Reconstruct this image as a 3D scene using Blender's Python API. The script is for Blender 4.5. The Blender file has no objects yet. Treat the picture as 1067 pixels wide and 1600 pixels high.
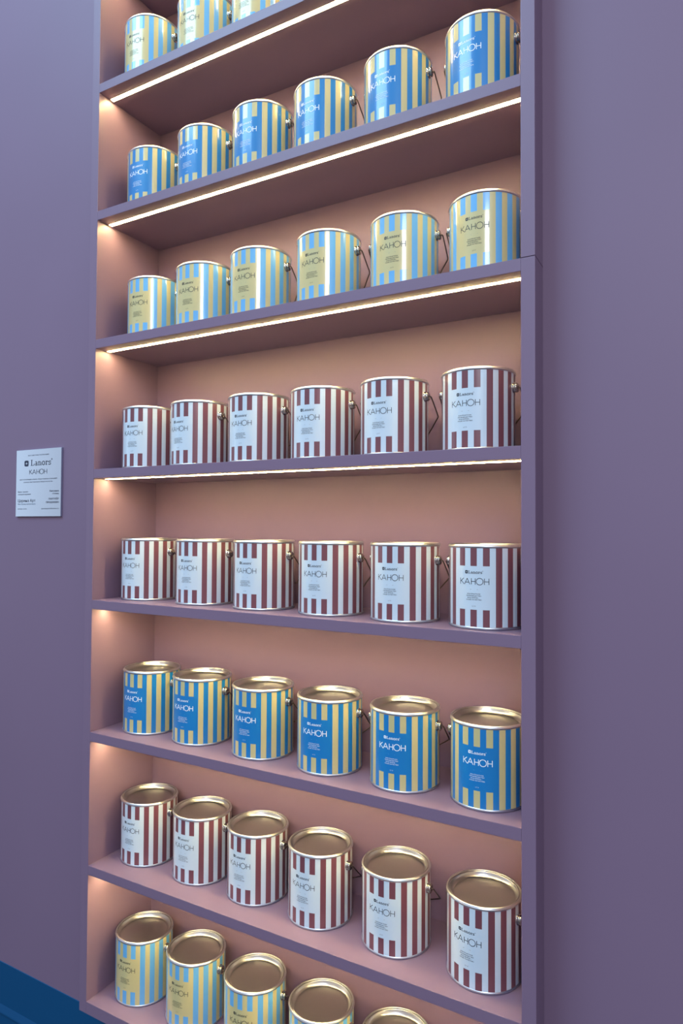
import bpy, bmesh, math, random
from mathutils import Matrix, Vector

random.seed(7)
S = bpy.context.scene
COL = S.collection
PI = math.pi

# ------------------------------------------------------------------ camera
yaw, pitch, roll = -0.5089244, 0.0243784, 0.0054037
fwd = Vector((math.sin(yaw) * math.cos(pitch), math.cos(yaw) * math.cos(pitch), math.sin(pitch)))
rgt = Vector((math.cos(yaw), -math.sin(yaw), 0))
up = rgt.cross(fwd)
r2 = math.cos(roll) * rgt + math.sin(roll) * up
u2 = -math.sin(roll) * rgt + math.cos(roll) * up
cd = bpy.data.cameras.new('camera')
cam = bpy.data.objects.new('camera', cd)
COL.objects.link(cam)
M = Matrix.Identity(4)
for i in range(3):
    M[i][0], M[i][1], M[i][2] = r2[i], u2[i], -fwd[i]
M[0][3], M[1][3], M[2][3] = 1.55086, -1.31950, 0.20893
cam.matrix_world = M
cd.sensor_fit = 'AUTO'
cd.sensor_width = 36
cd.lens = 36 * 1040.31 / 1600
cd.clip_start = 0.02
S.camera = cam

# ------------------------------------------------------------------ exposure, world, lights
S.view_settings.view_transform = 'Standard'
S.view_settings.look = 'None'
S.view_settings.gamma = 1
S.view_settings.exposure = 0.3
S.view_settings.use_curve_mapping = False

w = bpy.data.worlds.new('room_light')
S.world = w
w.use_nodes = True
nt = w.node_tree
bg = nt.nodes['Background']
tcw = nt.nodes.new('ShaderNodeTexCoord')
sxw = nt.nodes.new('ShaderNodeSeparateXYZ')
mrw = nt.nodes.new('ShaderNodeMapRange')
mrw.inputs['From Min'].default_value = -1
rw = nt.nodes.new('ShaderNodeValToRGB')
nt.links.new(tcw.outputs['Generated'], sxw.inputs[0])
nt.links.new(sxw.outputs['Z'], mrw.inputs['Value'])
nt.links.new(mrw.outputs['Result'], rw.inputs['Fac'])
rw.color_ramp.elements[0].position = 0.30          # floor side of the room: dim and warm
rw.color_ramp.elements[0].color = (0.24, 0.17, 0.19, 1)
rw.color_ramp.elements[1].position = 0.85          # high daylight: bluish
rw.color_ramp.elements[1].color = (0.72, 0.90, 1.25, 1)
e = rw.color_ramp.elements.new(0.52)
e.color = (0.74, 0.72, 0.84, 1)
nt.links.new(rw.outputs['Color'], bg.inputs[0])
bg.inputs[1].default_value = 0.52


def area(name, loc, target, sx, sy, power, color):
    l = bpy.data.lights.new(name, 'AREA')
    l.shape = 'RECTANGLE'
    l.size, l.size_y, l.energy, l.color = sx, sy, power, color
    o = bpy.data.objects.new(name, l)
    COL.objects.link(o)
    o.location = loc
    o.rotation_euler = (Vector(target) - Vector(loc)).to_track_quat('-Z', 'Y').to_euler()
    return o


area('high_daylight', (-1.0, -2.7, 4.0), (0.2, 0, 1.0), 2.6, 1.8, 130, (0.46, 0.78, 1.0))
area('daylight_window_side', (-5.0, -2.75, 0.7), (0.0, 0, 0.3), 1.0, 2.2, 7.5, (0.62, 0.82, 1.0))
area('daylight_window_front', (3.2, -5.4, 2.9), (0.9, 0, 0.6), 1.3, 1.4, 115, (0.82, 0.90, 1.0))

LED_COLOR = (1.0, 0.75, 0.31, 1)
LED_POWER = 90.0


# ------------------------------------------------------------------ materials
def s2l(c):
    return tuple((v / 255 / 12.92) if v / 255 <= 0.04045 else ((v / 255 + 0.055) / 1.055) ** 2.4 for v in c) + (1,)


def mat(name, rgb, rough=0.5, metal=0.0, spec=0.5, coat=0.0, coat_rough=0.1, emit=None, emit_power=0):
    m = bpy.data.materials.new(name)
    m.use_nodes = True
    b = m.node_tree.nodes['Principled BSDF']
    b.inputs['Base Color'].default_value = s2l(rgb)
    b.inputs['Roughness'].default_value = rough
    b.inputs['Metallic'].default_value = metal
    b.inputs['Specular IOR Level'].default_value = spec
    b.inputs['Coat Weight'].default_value = coat
    b.inputs['Coat Roughness'].default_value = coat_rough
    if emit:
        b.inputs['Emission Color'].default_value = emit
        b.inputs['Emission Strength'].default_value = emit_power
    return m


def add_bump(m, scale, strength, dist=0.001, vary=0.0, rough_vary=0.0):
    """fine roller texture, with a little colour mottling"""
    nt = m.node_tree
    b = nt.nodes['Principled BSDF']
    tc = nt.nodes.new('ShaderNodeTexCoord')
    n = nt.nodes.new('ShaderNodeTexNoise')
    n.inputs['Scale'].default_value = scale
    n.inputs['Detail'].default_value = 4
    nt.links.new(tc.outputs['Object'], n.inputs['Vector'])
    bp = nt.nodes.new('ShaderNodeBump')
    bp.inputs['Strength'].default_value = strength
    bp.inputs['Distance'].default_value = dist
    nt.links.new(n.outputs['Fac'], bp.inputs['Height'])
    nt.links.new(bp.outputs['Normal'], b.inputs['Normal'])
    if vary:
        n2 = nt.nodes.new('ShaderNodeTexNoise')
        n2.inputs['Scale'].default_value = 2.2
        n2.inputs['Detail'].default_value = 3
        nt.links.new(tc.outputs['Object'], n2.inputs['Vector'])
        hs = nt.nodes.new('ShaderNodeHueSaturation')
        hs.inputs['Color'].default_value = b.inputs['Base Color'].default_value
        mr = nt.nodes.new('ShaderNodeMapRange')
        mr.inputs['To Min'].default_value = 1 - vary
        mr.inputs['To Max'].default_value = 1 + vary
        nt.links.new(n2.outputs['Fac'], mr.inputs['Value'])
        nt.links.new(mr.outputs['Result'], hs.inputs['Value'])
        nt.links.new(hs.outputs['Color'], b.inputs['Base Color'])
    if rough_vary:
        r0 = b.inputs['Roughness'].default_value
        mr = nt.nodes.new('ShaderNodeMapRange')
        mr.inputs['To Min'].default_value = r0 - rough_vary
        mr.inputs['To Max'].default_value = r0 + rough_vary
        nt.links.new(n.outputs['Fac'], mr.inputs['Value'])
        nt.links.new(mr.outputs['Result'], b.inputs['Roughness'])
    return m


PURPLE = (127, 104, 127)
m_wall = add_bump(mat('mauve_wall_paint', PURPLE, 0.5, spec=0.35), 260, 0.08, 0.0006, vary=0.05)
m_cab = add_bump(mat('mauve_cabinet_paint', PURPLE, 0.42, spec=0.45), 300, 0.05, 0.0005, vary=0.03)
m_base = add_bump(mat('blue_skirting_paint', (0, 72, 116), 0.5, spec=0.3), 220, 0.08, 0.0006)
m_floor = add_bump(mat('grey_floor', (66, 64, 70), 0.55), 60, 0.1, 0.001, vary=0.08)
m_led = mat('warm_led_diffuser', (255, 240, 220), 0.5, emit=LED_COLOR, emit_power=LED_POWER)
m_alu = mat('aluminium_channel', (190, 188, 184), 0.35, 1.0)
m_tin = mat('tinplate', (210, 213, 218), 0.32, 1.0)

m_lid = mat('tinplate_lid', (182, 183, 188), 0.31, 1.0)
m_ear = mat('plated_steel_button', (196, 190, 182), 0.2, 1.0)
m_wire = mat('steel_wire', (104, 92, 86), 0.3, 1.0)
m_steel = mat('brushed_steel', (196, 208, 220), 0.28, 1.0)
m_ink = mat('dark_navy_ink', (28, 30, 44), 0.4)
m_plaque_ink = mat('engraved_dark_ink', (38, 48, 72), 0.5)
m_pale_ink = mat('engraved_grey_ink', (110, 130, 150), 0.5)

PR = dict(rough=0.30, spec=0.5, coat=0.6, coat_rough=0.08)
m_khaki = mat('print_khaki', (206, 192, 136), **PR)
m_sky = mat('print_sky_blue', (104, 176, 226), **PR)
m_blue = mat('print_blue', (18, 124, 190), **PR)
m_white = mat('print_white', (204, 218, 228), **PR)
m_maroon = mat('print_maroon', (118, 66, 75), **PR)
m_wink = mat('print_white_ink', (240, 243, 248), 0.35)
m_wline = mat('print_pale_blue_ink', (96, 158, 216), 0.35)
m_grline = mat('print_grey_ink', (150, 150, 140), 0.35)


# ------------------------------------------------------------------ mesh helpers
def link(name, me, parent=None):
    o = bpy.data.objects.new(name, me)
    COL.objects.link(o)
    if parent:
        o.parent = parent
    return o


def to_mesh(name, bm, mats, smooth=False):
    bmesh.ops.recalc_face_normals(bm, faces=bm.faces[:]) if not smooth else None
    me = bpy.data.meshes.new(name)
    bm.to_mesh(me)
    bm.free()
    for m in mats:
        me.materials.append(m)
    if smooth:
        for p in me.polygons:
            p.use_smooth = True
    return me


def add_box(bm, x0, x1, y0, y1, z0, z1, bevel=0.0, mi=0):
    b = bmesh.new()
    bmesh.ops.create_cube(b, size=1)
    for v in b.verts:
        v.co = Vector(((x0 + x1) / 2 + v.co.x * (x1 - x0), (y0 + y1) / 2 + v.co.y * (y1 - y0), (z0 + z1) / 2 + v.co.z * (z1 - z0)))
    if bevel:
        bmesh.ops.bevel(b, geom=b.edges[:], offset=bevel, segments=2, affect='EDGES', profile=0.5)
    for f in b.faces:
        f.material_index = mi
    t = bpy.data.meshes.new('tmp')
    b.to_mesh(t)
    b.free()
    bm.from_mesh(t)
    bpy.data.meshes.remove(t)


def box_mesh(name, dims, mats, bevel=0.0):
    bm = bmesh.new()
    add_box(bm, *dims, bevel=bevel)
    return to_mesh(name, bm, mats)


def lathe(profile, n=96, close_bottom=False, close_top=False):
    """profile: list of (r, z) from outside round; smooth"""
    bm = bmesh.new()
    rings = []
    for r, z in profile:
        if r < 1e-6:
            rings.append([bm.verts.new((0, 0, z))])
        else:
            rings.append([bm.verts.new((r * math.cos(2 * PI * k / n), r * math.sin(2 * PI * k / n), z)) for k in range(n)])
    for a, b in zip(rings, rings[1:]):
        for k in range(n):
            k2 = (k + 1) % n
            if len(a) == 1 and len(b) > 1:
                bm.faces.new((a[0], b[k2], b[k]))
            elif len(b) == 1 and len(a) > 1:
                bm.faces.new((a[k], a[k2], b[0]))
            elif len(a) > 1:
                bm.faces.new((a[k], a[k2], b[k2], b[k]))
    bmesh.ops.recalc_face_normals(bm, faces=bm.faces[:])
    return bm


def tube(bm, pts, r, n=8, mi=0):
    pts = [Vector(p) for p in pts]
    rings = []
    prev = None
    for i, p in enumerate(pts):
        t = (pts[min(i + 1, len(pts) - 1)] - pts[max(i - 1, 0)]).normalized()
        if prev is None:
            a = t.orthogonal().normalized()
        else:
            a = (prev - t * prev.dot(t)).normalized()
        prev = a
        b = t.cross(a)
        rings.append([bm.verts.new(p + r * (math.cos(2 * PI * k / n) * a + math.sin(2 * PI * k / n) * b)) for k in range(n)])
    for A, B in zip(rings, rings[1:]):
        for k in range(n):
            f = bm.faces.new((A[k], A[(k + 1) % n], B[(k + 1) % n], B[k]))
            f.material_index = mi
    bm.faces.new(rings[0][::-1])
    bm.faces.new(rings[-1])


def round_path(pts, rad, steps=5):
    out = [Vector(pts[0])]
    for i in range(1, len(pts) - 1):
        a, b, c = Vector(pts[i - 1]), Vector(pts[i]), Vector(pts[i + 1])
        d1, d2 = (a - b), (c - b)
        r = min(rad, d1.length * 0.45, d2.length * 0.45)
        p, q = b + d1.normalized() * r, b + d2.normalized() * r
        for k in range(steps + 1):
            t = k / steps
            out.append((1 - t) ** 2 * p + 2 * t * (1 - t) * b + t * t * q)
    out.append(Vector(pts[-1]))
    return out


# ------------------------------------------------------------------ lettering (flat polygons in 2D, later wrapped or laid flat)
def ribbon(pts, th):
    """quads of one pen stroke"""
    out = []
    pts = [Vector(p) for p in pts]
    for a, b in zip(pts, pts[1:]):
        d = (b - a)
        L = d.length
        if L < 1e-9:
            continue
        d /= L
        n = Vector((-d.y, d.x)) * th / 2
        e = d * th * 0.25
        steps = max(1, int(L / 0.35))
        for k in range(steps):
            p = a - e + (b - a + 2 * e) * (k / steps)
            q = a - e + (b - a + 2 * e) * ((k + 1) / steps)
            out.append([p - n, q - n, q + n, p + n])
    return out


def arc(cx, cy, rx, ry, a0, a1, n=14):
    return [(cx + rx * math.cos(math.radians(a0 + (a1 - a0) * k / n)), cy + ry * math.sin(math.radians(a0 + (a1 - a0) * k / n))) for k in range(n + 1)]


def canon_polys(th):
    """the wide thin-line word KANON in Cyrillic capitals, unit height, about 5.16 wide, centred on x"""
    P = []
    x = 0
    P += ribbon([(x, 0), (x, 1)], th)
    P += ribbon([(x + 0.68, 1), (x + 0.03, 0.46)], th)
    P += ribbon([(x + 0.16, 0.56), (x + 0.77, 0)], th)
    x = 0.87
    P += ribbon([(x, 0), (x + 0.5, 1), (x + 1.0, 0)], th)
    P += ribbon([(x + 0.17, 0.33), (x + 0.83, 0.33)], th)
    x = 2.14
    P += ribbon([(x, 0), (x, 1)], th)
    P += ribbon([(x + 0.7, 0), (x + 0.7, 1)], th)
    P += ribbon([(x, 0.5), (x + 0.7, 0.5)], th)
    x = 2.99
    P += ribbon(arc(x + 0.6, 0.5, 0.58, 0.56, 0, 360, 36), th)
    x = 4.39
    P += ribbon([(x, 0), (x, 1)], th)
    P += ribbon([(x + 0.75, 0), (x + 0.75, 1)], th)
    P += ribbon([(x, 0.5), (x + 0.75, 0.5)], th)
    return [[Vector((v.x - 2.58, v.y)) for v in q] for q in P]


def lanors_polys(th=0.15, thin=0.10):
    """slab serif word mark, cap height 1, starts at x = 0; returns polys and width"""
    P = []

    def add(pts, x, t):
        P.extend(ribbon([(p[0] + x, p[1]) for p in pts], t))
    x = 0
    add([(0.16, 0.04), (0.16, 0.96)], x, th)
    add([(0, 0.05), (0.66, 0.05)], x, thin)
    add([(0.64, 0.03), (0.64, 0.3)], x, thin)
    add([(0, 0.95), (0.34, 0.95)], x, thin)
    x = 0.82                                                # a
    add(arc(0.23, 0.20, 0.18, 0.17, 0, 360, 16), x, thin)
    add([(0.42, 0.04), (0.42, 0.48)], x, th)
    add(arc(0.24, 0.48, 0.18, 0.18, 0, 150, 8), x, thin)
    add([(0.42, 0.05), (0.58, 0.05)], x, thin)
    x = 1.52                                                # n
    add([(0.14, 0.04), (0.14, 0.66)], x, th)
    add([(0, 0.65), (0.14, 0.65)], x, thin)
    add([(0, 0.05), (0.28, 0.05)], x, thin)
    add(arc(0.33, 0.45, 0.19, 0.20, 180, 0, 10), x, thin)
    add([(0.52, 0.46), (0.52, 0.04)], x, th)
    add([(0.39, 0.05), (0.66, 0.05)], x, thin)
    x = 2.30                                                # o
    add(arc(0.29, 0.35, 0.25, 0.31, 0, 360, 20), x, th * 0.9)
    x = 3.02                                                # r
    add([(0.14, 0.04), (0.14, 0.66)], x, th)
    add([(0, 0.65), (0.14, 0.65)], x, thin)
    add([(0, 0.05), (0.30, 0.05)], x, thin)
    add(arc(0.34, 0.42, 0.20, 0.22, 180, 50, 8), x, thin)
    add([(0.47, 0.60), (0.47, 0.50)], x, th)
    x = 3.62                                                # s
    add(arc(0.24, 0.50, 0.17, 0.15, 30, 200, 8) + arc(0.24, 0.19, 0.19, 0.16, 80, -150, 10), x, thin * 1.15)
    add([(0.41, 0.66), (0.41, 0.5)], x, thin)
    add([(0.05, 0.02), (0.05, 0.2)], x, thin)
    x = 4.14
    add(arc(0.13, 0.92, 0.10, 0.10, 0, 360, 12), x, 0.05)
    return P, 4.4


def icon_polys():
    """rounded emblem of four curved blades round a small square gap; 1 x 1 box, centred"""
    P = []
    for k in range(4):
        a = k * PI / 2
        pts = [(0.03, 0.17), (0.03, 0.5), (0.25, 0.5), (0.40, 0.46), (0.48, 0.37), (0.5, 0.22), (0.5, 0.03), (0.17, 0.03)]
        P.append([Vector((x * math.cos(a) - y * math.sin(a), x * math.sin(a) + y * math.cos(a))) for x, y in pts])
    for k in range(4):
        a = k * PI / 2
        pts = [(-0.05, 0.30), (0.05, 0.30), (0.05, 0.5), (-0.05, 0.5)]
        P.append([Vector((x * math.cos(a) - y * math.sin(a), x * math.sin(a) + y * math.cos(a))) for x, y in pts])
    return P


_fc = {}


def font_polys(text, bold=0.0):
    """polygons of a line of small print in the plain sans face, cap height about 0.7, starts at x = 0"""
    key = (text, bold)
    if key in _fc:
        return _fc[key]
    cu = bpy.data.curves.new('print', 'FONT')
    cu.body = text
    cu.size = 1
    cu.resolution_u = 2
    cu.offset = bold
    o = bpy.data.objects.new('print', cu)
    COL.objects.link(o)
    dg = bpy.context.evaluated_depsgraph_get()
    dg.update()
    me = o.evaluated_get(dg).to_mesh()
    P = [[Vector(me.vertices[i].co[:2]) for i in p.vertices] for p in me.polygons]
    o.evaluated_get(dg).to_mesh_clear()
    bpy.data.objects.remove(o)
    bpy.data.curves.remove(cu)
    xs = [v.x for q in P for v in q] or [0, 1]
    _fc[key] = (P, min(xs), max(xs))
    return _fc[key]


def text_line(text, cx, base, cap, width=None, align='c', bold=0.0):
    P, x0, x1 = font_polys(text, bold)
    sy = cap / 0.72
    sx = (width / (x1 - x0)) if width else sy
    wd = (x1 - x0) * sx
    ox = {'c': cx - wd / 2, 'l': cx, 'r': cx - wd}[align]
    return [[Vector((ox + (v.x - x0) * sx, base + v.y * sy)) for v in q] for q in P]


def xf(P, s, ox, oy):
    return [[Vector((v.x * s + ox, v.y * s + oy)) for v in q] for q in P]


# ------------------------------------------------------------------ tags
def tag(o, label=None, cat=None, group=None, kind=None):
    if label: o['label'] = label
    if cat: o['category'] = cat
    if group: o['group'] = group
    if kind: o['kind'] = kind
    return o


def empty(name, loc):
    o = bpy.data.objects.new(name, None)
    o.empty_display_size = 0.05
    COL.objects.link(o)
    o.location = loc
    return o


# ------------------------------------------------------------------ the setting
OW = 1.22            # opening width
TS = 0.0283          # side panel thickness
TH = 0.0260          # shelf thickness
DEP = 0.2454         # inner depth
PITCH = 0.374543
YW = 0.068           # wall face behind the cabinet's front
ZB = -1.1605         # underside of the cabinet
ZTOP = 1.900
ZF = -1.46           # floor
ZSK = -1.205         # top of skirting
CEIL = 3.3


def shelf_z(i):      # i = 1 topmost shelf in view ... 8 lowest
    return -PITCH * (i - 5) - (0.0037 if i == 8 else 0)


bm = bmesh.new()
add_box(bm, -3.2, -TS, YW, YW + 0.22, ZF, CEIL)
add_box(bm, OW + TS, 4.2, YW, YW + 0.22, ZF, CEIL)
add_box(bm, -TS, OW + TS, YW, YW + 0.22, ZTOP, CEIL)
add_box(bm, -TS, OW + TS, YW, YW + 0.22, ZF, ZB)
tag(link('wall_back', to_mesh('wall_back', bm, [m_wall])), kind='structure')

# skirting: flat board, with a stepped and chamfered lower course
bm = bmesh.new()
prof = [(YW, ZSK), (YW - 0.0016, ZSK - 0.001), (YW - 0.002, ZSK - 0.133), (YW - 0.009, ZSK - 0.152),
        (YW - 0.0095, ZSK - 0.1555), (YW - 0.004, ZSK - 0.159), (YW - 0.005, ZF), (YW, ZF)]
va = [bm.verts.new((-3.2, y, z)) for y, z in prof]
vb = [bm.verts.new((4.2, y, z)) for y, z in prof]
for k in range(len(prof)):
    k2 = (k + 1) % len(prof)
    bm.faces.new((va[k], va[k2], vb[k2], vb[k]))
bm.faces.new(va)
bm.faces.new(vb[::-1])
tag(link('baseboard_back', to_mesh('baseboard_back', bm, [m_base])), kind='structure')

tag(link('floor', box_mesh('floor', (-3.2, 4.2, -4.5, YW + 0.22, ZF - 0.1, ZF), [m_floor])), kind='structure')

# ------------------------------------------------------------------ cabinet
cab = empty('display_cabinet', (0, 0, 0))
tag(cab, 'tall mauve built-in display shelving with warm light strips, framed in the mauve wall', 'shelving unit')
zs = shelf_z(3)
link('side_panel', box_mesh('side_panel', (-TS, 0, 0, DEP + 0.018, ZB, ZTOP), [m_cab], 0.0008), cab)
link('side_panel', box_mesh('side_panel', (OW, OW + TS, 0, DEP + 0.018, ZB, zs - 0.0004), [m_cab], 0.0008), cab)
link('side_panel', box_mesh('side_panel', (OW, OW + TS, 0, DEP + 0.018, zs + 0.0006, ZTOP), [m_cab], 0.0008), cab)
link('back_panel', box_mesh('back_panel', (0, OW, DEP, DEP + 0.018, ZB, ZTOP), [m_cab]), cab)


def light_strip(zu, parent):
    bm = bmesh.new()
    y0, y1 = 0.0355, 0.0505
    e = 0.0008
    add_box(bm, 0.001, 0.007, y0, y1, zu - 0.0014, zu + e, mi=1)
    add_box(bm, OW - 0.007, OW - 0.001, y0, y1, zu - 0.0014, zu + e, mi=1)
    add_box(bm, 0.007, OW - 0.007, y0, y0 + 0.0018, zu - 0.0002, zu + e, mi=1)
    add_box(bm, 0.007, OW - 0.007, y1 - 0.0018, y1, zu - 0.0002, zu + e, mi=1)
    # domed diffuser standing a little proud of the shelf's underside
    yc, hw = (y0 + y1) / 2, (y1 - y0) / 2 - 0.0018
    sec = [(yc + hw * math.cos(math.radians(a)), zu - 0.0014 * math.sin(math.radians(a))) for a in range(0, 181, 20)] + [(yc - hw, zu + e), (yc + hw, zu + e)]
    va = [bm.verts.new((0.007, y, z)) for y, z in sec]
    vb = [bm.verts.new((OW - 0.007, y, z)) for y, z in sec]
    for k in range(len(sec)):
        k2 = (k + 1) % len(sec)
        bm.faces.new((va[k], va[k2], vb[k2], vb[k]))
    bm.faces.new(va[::-1])
    bm.faces.new(vb)
    o = link('light_strip', to_mesh('light_strip', bm, [m_led, m_alu]), parent)
    o['label'] = 'glowing warm white light strip in a thin metal channel'
    return o


sm = box_mesh('shelf', (0, OW, 0, DEP, -TH, 0), [m_cab], 0.0006)
for i in range(1, 8):
    s = link('shelf', sm, cab)
    s.location = (0, 0, shelf_z(i))
    light_strip(-TH, s)
link('bottom_panel', box_mesh('bottom_panel', (0, OW, 0, DEP, ZB, shelf_z(8)), [m_cab], 0.0006), cab)
tp = link('top_panel', box_mesh('top_panel', (0, OW, 0, DEP, ZTOP - TH - 0.02, ZTOP), [m_cab], 0.0006), cab)
light_strip(ZTOP - TH - 0.02, tp)

# ------------------------------------------------------------------ paint cans
R, H = 0.08123, 0.17645
RB = R * 0.982
PST = 360 / 19.0
HW = 4.95
Z0, Z1 = 0.032 * H, 0.957 * H            # printed wrap
ZP0, ZP1 = 0.233 * H, 0.745 * H          # front panel between the short stripes
PHI = 2 * PST - HW                       # half angle of the front panel


def wrap(phi_deg, z, r):
    a = math.radians(phi_deg)
    return (r * math.sin(a), -r * math.cos(a), z)


def body_mesh(base, stripe):
    bm = bmesh.new()
    edges = []
    for k in range(-9, 10):
        edges += [k * PST - HW, k * PST + HW]
    edges.append(edges[0] + 360)
    zl = [Z0, ZP0, ZP1, Z1]
    cache = {}

    def vert(a, z):
        key = (round(a % 360, 4), round(z, 6))
        if key not in cache:
            cache[key] = bm.verts.new(wrap(a, z, RB))
        return cache[key]
    for i in range(len(edges) - 1):
        a, b = edges[i], edges[i + 1]
        is_stripe = (i % 2 == 0)
        mid = (a + b) / 2
        n = 4
        for zi in range(3):
            if zi == 1 and abs(mid) < PHI:
                continue
            for k in range(n):
                p, q = a + (b - a) * k / n, a + (b - a) * (k + 1) / n
                f = bm.faces.new((vert(p, zl[zi]), vert(q, zl[zi]), vert(q, zl[zi + 1]), vert(p, zl[zi + 1])))
                f.material_index = 1 if is_stripe else 0
                f.smooth = True
    me = bpy.data.meshes.new('body')
    bm.to_mesh(me)
    bm.free()
    me.materials.append(base)
    me.materials.append(stripe)
    return me


def panel_mesh(base, ink, line, bold):
    bm = bmesh.new()
    n = 28
    cols = [[bm.verts.new(wrap(-PHI + 2 * PHI * k / n, z, RB)) for z in (ZP0, ZP1)] for k in range(n + 1)]
    for a, b in zip(cols, cols[1:]):
        f = bm.faces.new((a[0], b[0], b[1], a[1]))
        f.smooth = True

    def put(polys, mi):
        for q in polys:
            q2 = []
            for v in q:
                if not q2 or (v - q2[-1]).length > 1e-7:
                    q2.append(v)
            if len(q2) < 3:
                continue
            vs = [bm.verts.new(wrap(math.degrees(v.x / RB), v.y, RB + 0.00025)) for v in q2]
            f = bm.faces.new(vs)
            f.material_index = mi
    deg = RB * PI / 180
    hK = 0.070 * H
    put(xf(canon_polys(0.14 if bold else 0.098), 45.6 * deg / 5.2, 0.3 * deg, 0.530 * H), 1)
    hL = 0.0335 * H
    P, wd = lanors_polys(0.2 if bold else 0.17, 0.13 if bold else 0.11)
    sc = 22.8 * deg / wd
    put([[Vector((v.x * sc - 8.4 * deg, v.y * hL + 0.656 * H)) for v in q] for q in P], 1)
    put([[Vector((v.x * 4.5 * deg - 11.5 * deg, v.y * 0.038 * H + 0.674 * H)) for v in q] for q in icon_polys()], 1)
    put(ribbon([(-5.6 * deg, 0.470 * H), (6.6 * deg, 0.470 * H)], 0.0005), 2)
    lines = [('КОНТРАКТНОЕ', -10.2, 10.2), ('ПРОИЗВОДСТВО', -11.6, 11.4), ('ВАШ БРЕНД –', -9.6, 8.6), ('НАШЕ КАЧЕСТВО', -11.6, 12.0)]
    for k, (t, a, b) in enumerate(lines):
        put(text_line(t, a * deg, (0.412 - 0.0225 * k) * H, 0.0118 * H, (b - a) * deg, 'l', 0.012), 1)
    put(text_line('2,7 Л', 0.2 * deg, 0.268 * H, 0.0120 * H, 5.4 * deg, 'c', 0.0), 1)
    me = bpy.data.meshes.new('front_label')
    bm.to_mesh(me)
    bm.free()
    for m in (base, ink, line):
        me.materials.append(m)
    return me


def bead(rc, zc, rr, rz, a0, a1, n=8):
    return [(rc + rr * math.cos(math.radians(a0 + (a1 - a0) * k / n)), zc + rz * math.sin(math.radians(a0 + (a1 - a0) * k / n))) for k in range(n + 1)]


# top rim: rolled seam round the mouth of the can
prof = [(RB - 0.0006, Z1 - 0.001), (RB + 0.0002, Z1)] + bead(R - 0.0016, H - 0.0048, 0.0016, 0.0024, -70, 60) \
    + bead(R - 0.0030, H - 0.0016, 0.0017, 0.0016, 20, 170) + [(0.937 * R, H - 0.0042), (0.937 * R, H - 0.007)]
me_rim = to_mesh('top_rim', lathe(prof), [m_tin], True)
# bottom rim
prof = [(RB - 0.003, 0.0012), (RB - 0.0015, 0.0)] + bead(RB - 0.0003, 0.0028, 0.0014, 0.0026, -80, 70) + [(RB - 0.0004, Z0 + 0.0004)]
me_brim = to_mesh('bottom_rim', lathe(prof), [m_tin], True)
# lid: pressed-in plug with raised outer bead, sloping wall and flat recessed centre
prof = [(0.938 * R, H - 0.0060)] + bead(0.916 * R, H - 0.0036, 0.0020, 0.0022, 10, 165) \
    + [(0.885 * R, H - 0.0062), (0.868 * R, H - 0.0088), (0.850 * R, H - 0.0112), (0.828 * R, H - 0.0128), (0.806 * R, H - 0.0134),
       (0.795 * R, H - 0.0131), (0.780 * R, H - 0.0128), (0.74 * R, H - 0.01276), (0.5 * R, H - 0.01276), (0.25 * R, H - 0.01276), (0, H - 0.01276)]
me_lid = to_mesh('lid', lathe(prof), [m_lid], True)
# underside disc is part of the bottom rim's look only; close the can so light cannot enter
prof = [(RB - 0.0025, 0.0015), (0.4 * R, 0.0022), (0, 0.0022)]
me_base = to_mesh('base', lathe(prof), [m_tin], True)

# ear: stepped round button, axis +x
bm = lathe([(0.0118, -0.004), (0.0118, 0.0008), (0.0112, 0.0020), (0.0098, 0.0026), (0.0094, 0.0034), (0.0094, 0.0062), (0.0104, 0.0068),
            (0.0107, 0.0080), (0.0098, 0.0096), (0.0070, 0.0108), (0.0030, 0.0112), (0.0024, 0.0100), (0.0, 0.0098)], 32)
bmesh.ops.rotate(bm, verts=bm.verts[:], cent=(0, 0, 0), matrix=Matrix.Rotation(PI / 2, 3, 'Y'))
me_ear = to_mesh('ear', bm, [m_ear], True)
ZE = 0.778 * H
bm = bmesh.new()
hp = [(RB + 0.006, 0, ZE), (RB + 0.0136, 0, ZE), (RB + 0.0139, 0.004, ZE - 0.004), (RB + 0.0140, 0.042, ZE - 0.041), (0.045, 0.0868, ZE - 0.078)]
hp = hp + [(-x, y, z) for x, y, z in hp[::-1]]
tube(bm, round_path(hp, 0.004), 0.0015, 8)
me_bail = to_mesh('bail_handle', bm, [m_wire], True)

KINDS = {}
for key, base, stripe, ink, line, bold, desc in (
        ('A', m_khaki, m_sky, m_ink, m_grline, False, 'pale yellow front panel with dark lettering'),
        ('B', m_blue, m_khaki, m_wink, m_wline, True, 'blue front panel with white lettering'),
        ('C', m_white, m_maroon, m_ink, m_grline, False, 'white front panel with dark lettering')):
    KINDS[key] = (body_mesh(base, stripe), panel_mesh(base, ink, line, bold), desc)


def make_can(key):
    body, panel, desc = KINDS[key]
    t = empty('paint_can', (0, 0, 0))
    link('body', body, t)
    p = link('front_label', panel, t)
    p['label'] = desc
    link('top_rim', me_rim, t)
    link('bottom_rim', me_brim, t)
    link('base', me_base, t)
    link('lid', me_lid, t)
    for sgn in (1, -1):
        e = link('ear', me_ear, t)
        a = math.radians(4.0)
        e.location = (sgn * (RB - 0.001), 0, ZE)
        e.rotation_euler = (0, 0, 0 if sgn > 0 else PI)
    link('bail_handle', me_bail, t)
    return t


def copy_thing(src):
    r = src.copy()
    COL.objects.link(r)
    for ch in src.children:
        c = ch.copy()
        COL.objects.link(c)
        c.parent = r
    return r


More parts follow.
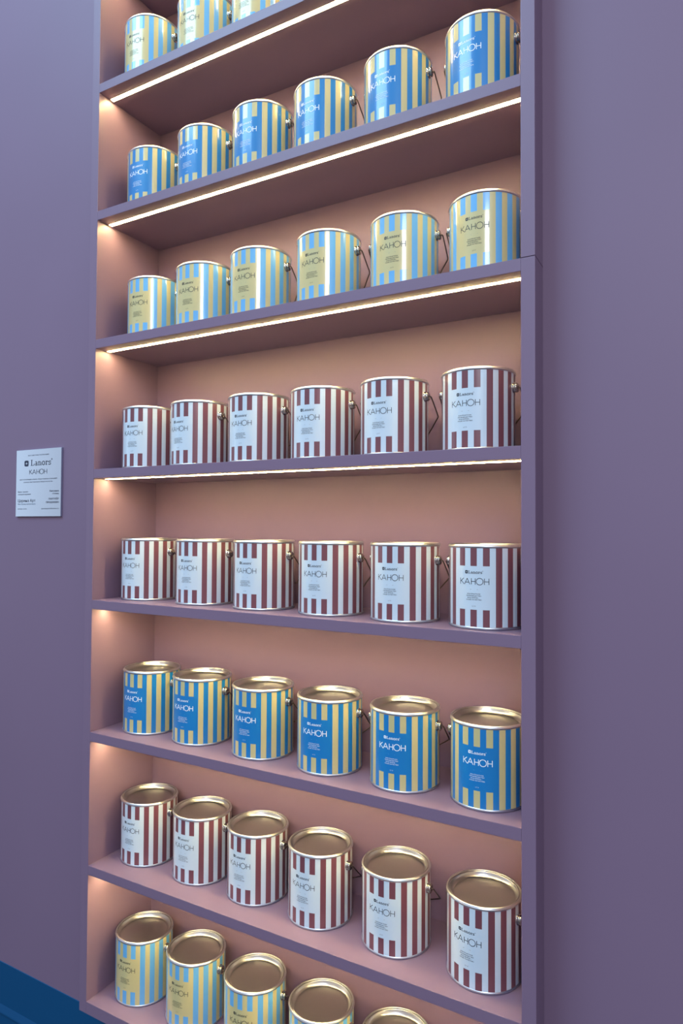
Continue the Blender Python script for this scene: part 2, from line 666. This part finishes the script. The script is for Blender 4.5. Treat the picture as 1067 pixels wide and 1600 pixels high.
ROWS = {
    1: ('A', [(0.1094, 0.1013, 3.4), (0.3046, 0.1122, 3.2), (0.4971, 0.1122, 0.4)]),
    2: ('B', [(0.1114, 0.1159, 4.9), (0.3147, 0.1085, -1.6), (0.5121, 0.1028, 0.9), (0.7026, 0.1079, -4.1), (0.9049, 0.1022, -3.4), (1.1111, 0.0963, -7.1)]),
    3: ('A', [(0.1138, 0.1211, 4.4), (0.3125, 0.1102, 3.6), (0.5072, 0.1052, 1.9), (0.7149, 0.1072, -1.4), (0.9177, 0.1144, 2.7), (1.1151, 0.1125, -1.4)]),
    4: ('C', [(0.1136, 0.1072, 5.2), (0.3017, 0.1067, -6.1), (0.5030, 0.1071, -0.1), (0.6959, 0.1138, 1.9), (0.8949, 0.1105, -2.9), (1.0990, 0.1090, -3)]),
    5: ('C', [(0.0985, 0.1240, 0.9), (0.3133, 0.1208, 1.2), (0.5175, 0.1160, -1.6), (0.7239, 0.1109, -0.4), (0.9250, 0.1066, -1.8), (1.1190, 0.1030, -2)]),
    6: ('B', [(0.1152, 0.1225, 1.5), (0.3044, 0.1237, 0.4), (0.5162, 0.1184, -0.8), (0.7212, 0.1142, 1.6), (0.9229, 0.1130, 1.9), (1.1195, 0.1133, 0.4)]),
    7: ('C', [(0.1000, 0.1341, 1.1), (0.2994, 0.1363, 0.9), (0.4920, 0.1336, -0.8), (0.6885, 0.1287, -2.6), (0.8959, 0.1272, -0.7), (1.1093, 0.1185, -9.8)]),
    8: ('A', [(0.1000, 0.1207, 4.0), (0.2933, 0.1235, 2.9), (0.4989, 0.1175, 8), (0.7015, 0.1156, 0), (0.9037, 0.1121, 0)]),
}
LOOK = {'A': 'pale yellow can with sky-blue stripes', 'B': 'blue can with pale yellow stripes', 'C': 'white can with maroon stripes'}
SHELF = {1: 'highest shelf in view', 2: 'second highest shelf', 3: 'third highest shelf', 4: 'fourth highest shelf',
         5: 'fourth lowest shelf', 6: 'third lowest shelf', 7: 'second lowest shelf', 8: 'lowest shelf in view'}
POS = ['leftmost', 'second from left', 'third from left', 'fourth from left', 'fifth from left', 'rightmost']
first = {}
for row, (key, spots) in ROWS.items():
    for i, (x, y, rot) in enumerate(spots):
        if key not in first:
            first[key] = make_can(key)
            o = first[key]
        else:
            o = copy_thing(first[key])
        o.location = (x, y, shelf_z(row) + 0.0005)
        o.rotation_euler = (0, 0, math.radians(rot))
        pos = POS[i]
        if row in (1, 8) and i == len(spots) - 1:
            pos = 'rightmost'
        tag(o, '%s, %s on the %s' % (LOOK[key], pos, SHELF[row]), 'paint can', 'paint cans on the %s' % SHELF[row])

# ------------------------------------------------------------------ wall plaque
PX0, PX1, PZ0, PZ1 = -0.4385, -0.2186, 0.2411, 0.4567
PW, PH = PX1 - PX0, PZ1 - PZ0
pl = empty('wall_plaque', (PX0, YW, PZ0))
tag(pl, 'small brushed steel plaque with dark lettering on the left wall', 'plaque')
YP = -0.007
link('plate', box_mesh('plate', (0, PW, YP, 0.0, 0, PH), [m_steel], 0.0006), pl)


def flat(name, items, parent):
    bm = bmesh.new()
    for polys, mi in items:
        for q in polys:
            q2 = []
            for v in q:
                if not q2 or (v - q2[-1]).length > 1e-7:
                    q2.append(v)
            if len(q2) >= 3:
                f = bm.faces.new([bm.verts.new((v.x, YP - 0.0003, v.y)) for v in q2])
                f.material_index = mi
    me = bpy.data.meshes.new(name)
    bm.to_mesh(me)
    bm.free()
    me.materials.append(m_plaque_ink)
    me.materials.append(m_pale_ink)
    return link(name, me, parent)


cx = PW * 0.5
it = []
it.append((text_line('ВЫСТАВОЧНАЯ ЭКСПОЗИЦИЯ', cx, PH * 0.905, PH * 0.015, PW * 0.46, 'c', 0.0), 0))
P, wd = lanors_polys(0.13, 0.08)
sx = PW * 0.475 / wd
it.append(([[Vector((v.x * sx + PW * 0.335, v.y * PH * 0.088 + PH * 0.757)) for v in q] for q in P], 0))
it.append(([[Vector((v.x * PW * 0.092 + PW * 0.235, v.y * PH * 0.088 + PH * 0.795)) for v in q] for q in icon_polys()], 0))
it.append(([[Vector((v.x * PW * 0.39 / 5.2 + cx, v.y * PH * 0.064 + PH * 0.632)) for v in q] for q in canon_polys(0.10)], 0))
it.append((text_line('ЦВЕТА КОЛЛЕКЦИИ «КАНОН» ПРЕДСТАВЛЕНЫ КОМПАНИЕЙ', cx, PH * 0.545, PH * 0.016, PW * 0.83, 'c'), 0))
it.append((text_line('В РАМКАХ ВЫСТАВОЧНОГО ПРОЕКТА КАЧЕСТВА', cx, PH * 0.505, PH * 0.016, PW * 0.64, 'c'), 0))
it.append((text_line('Идея, проект', PW * 0.05, PH * 0.362, PH * 0.019, PW * 0.235, 'l'), 0))
it.append((text_line('сопровождение', PW * 0.05, PH * 0.325, PH * 0.019, PW * 0.29, 'l'), 0))
it.append((text_line('Царина Арт', PW * 0.05, PH * 0.218, PH * 0.042, PW * 0.40, 'l'), 0))
it.append((text_line('Ваш бренд интерьеров', PW * 0.05, PH * 0.178, PH * 0.020, PW * 0.40, 'l'), 1))
it.append((text_line('artsar.com', PW * 0.05, PH * 0.108, PH * 0.019, PW * 0.205, 'l'), 0))
it.append((text_line('Витрина', PW * 0.955, PH * 0.362, PH * 0.022, PW * 0.195, 'r', 0.01), 0))
it.append((text_line('стенд', PW * 0.955, PH * 0.325, PH * 0.020, PW * 0.135, 'r', 0.01), 0))
it.append((text_line('ПАРТНЁР', PW * 0.955, PH * 0.245, PH * 0.025, PW * 0.215, 'r', 0.012), 0))
it.append((text_line('ПРОДАКШН', PW * 0.955, PH * 0.195, PH * 0.025, PW * 0.27, 'r', 0.012), 0))
it.append((text_line('partnerproduction.ru', PW * 0.955, PH * 0.108, PH * 0.020, PW * 0.37, 'r'), 0))
flat('lettering', it, pl)['label'] = 'dark engraved lettering'
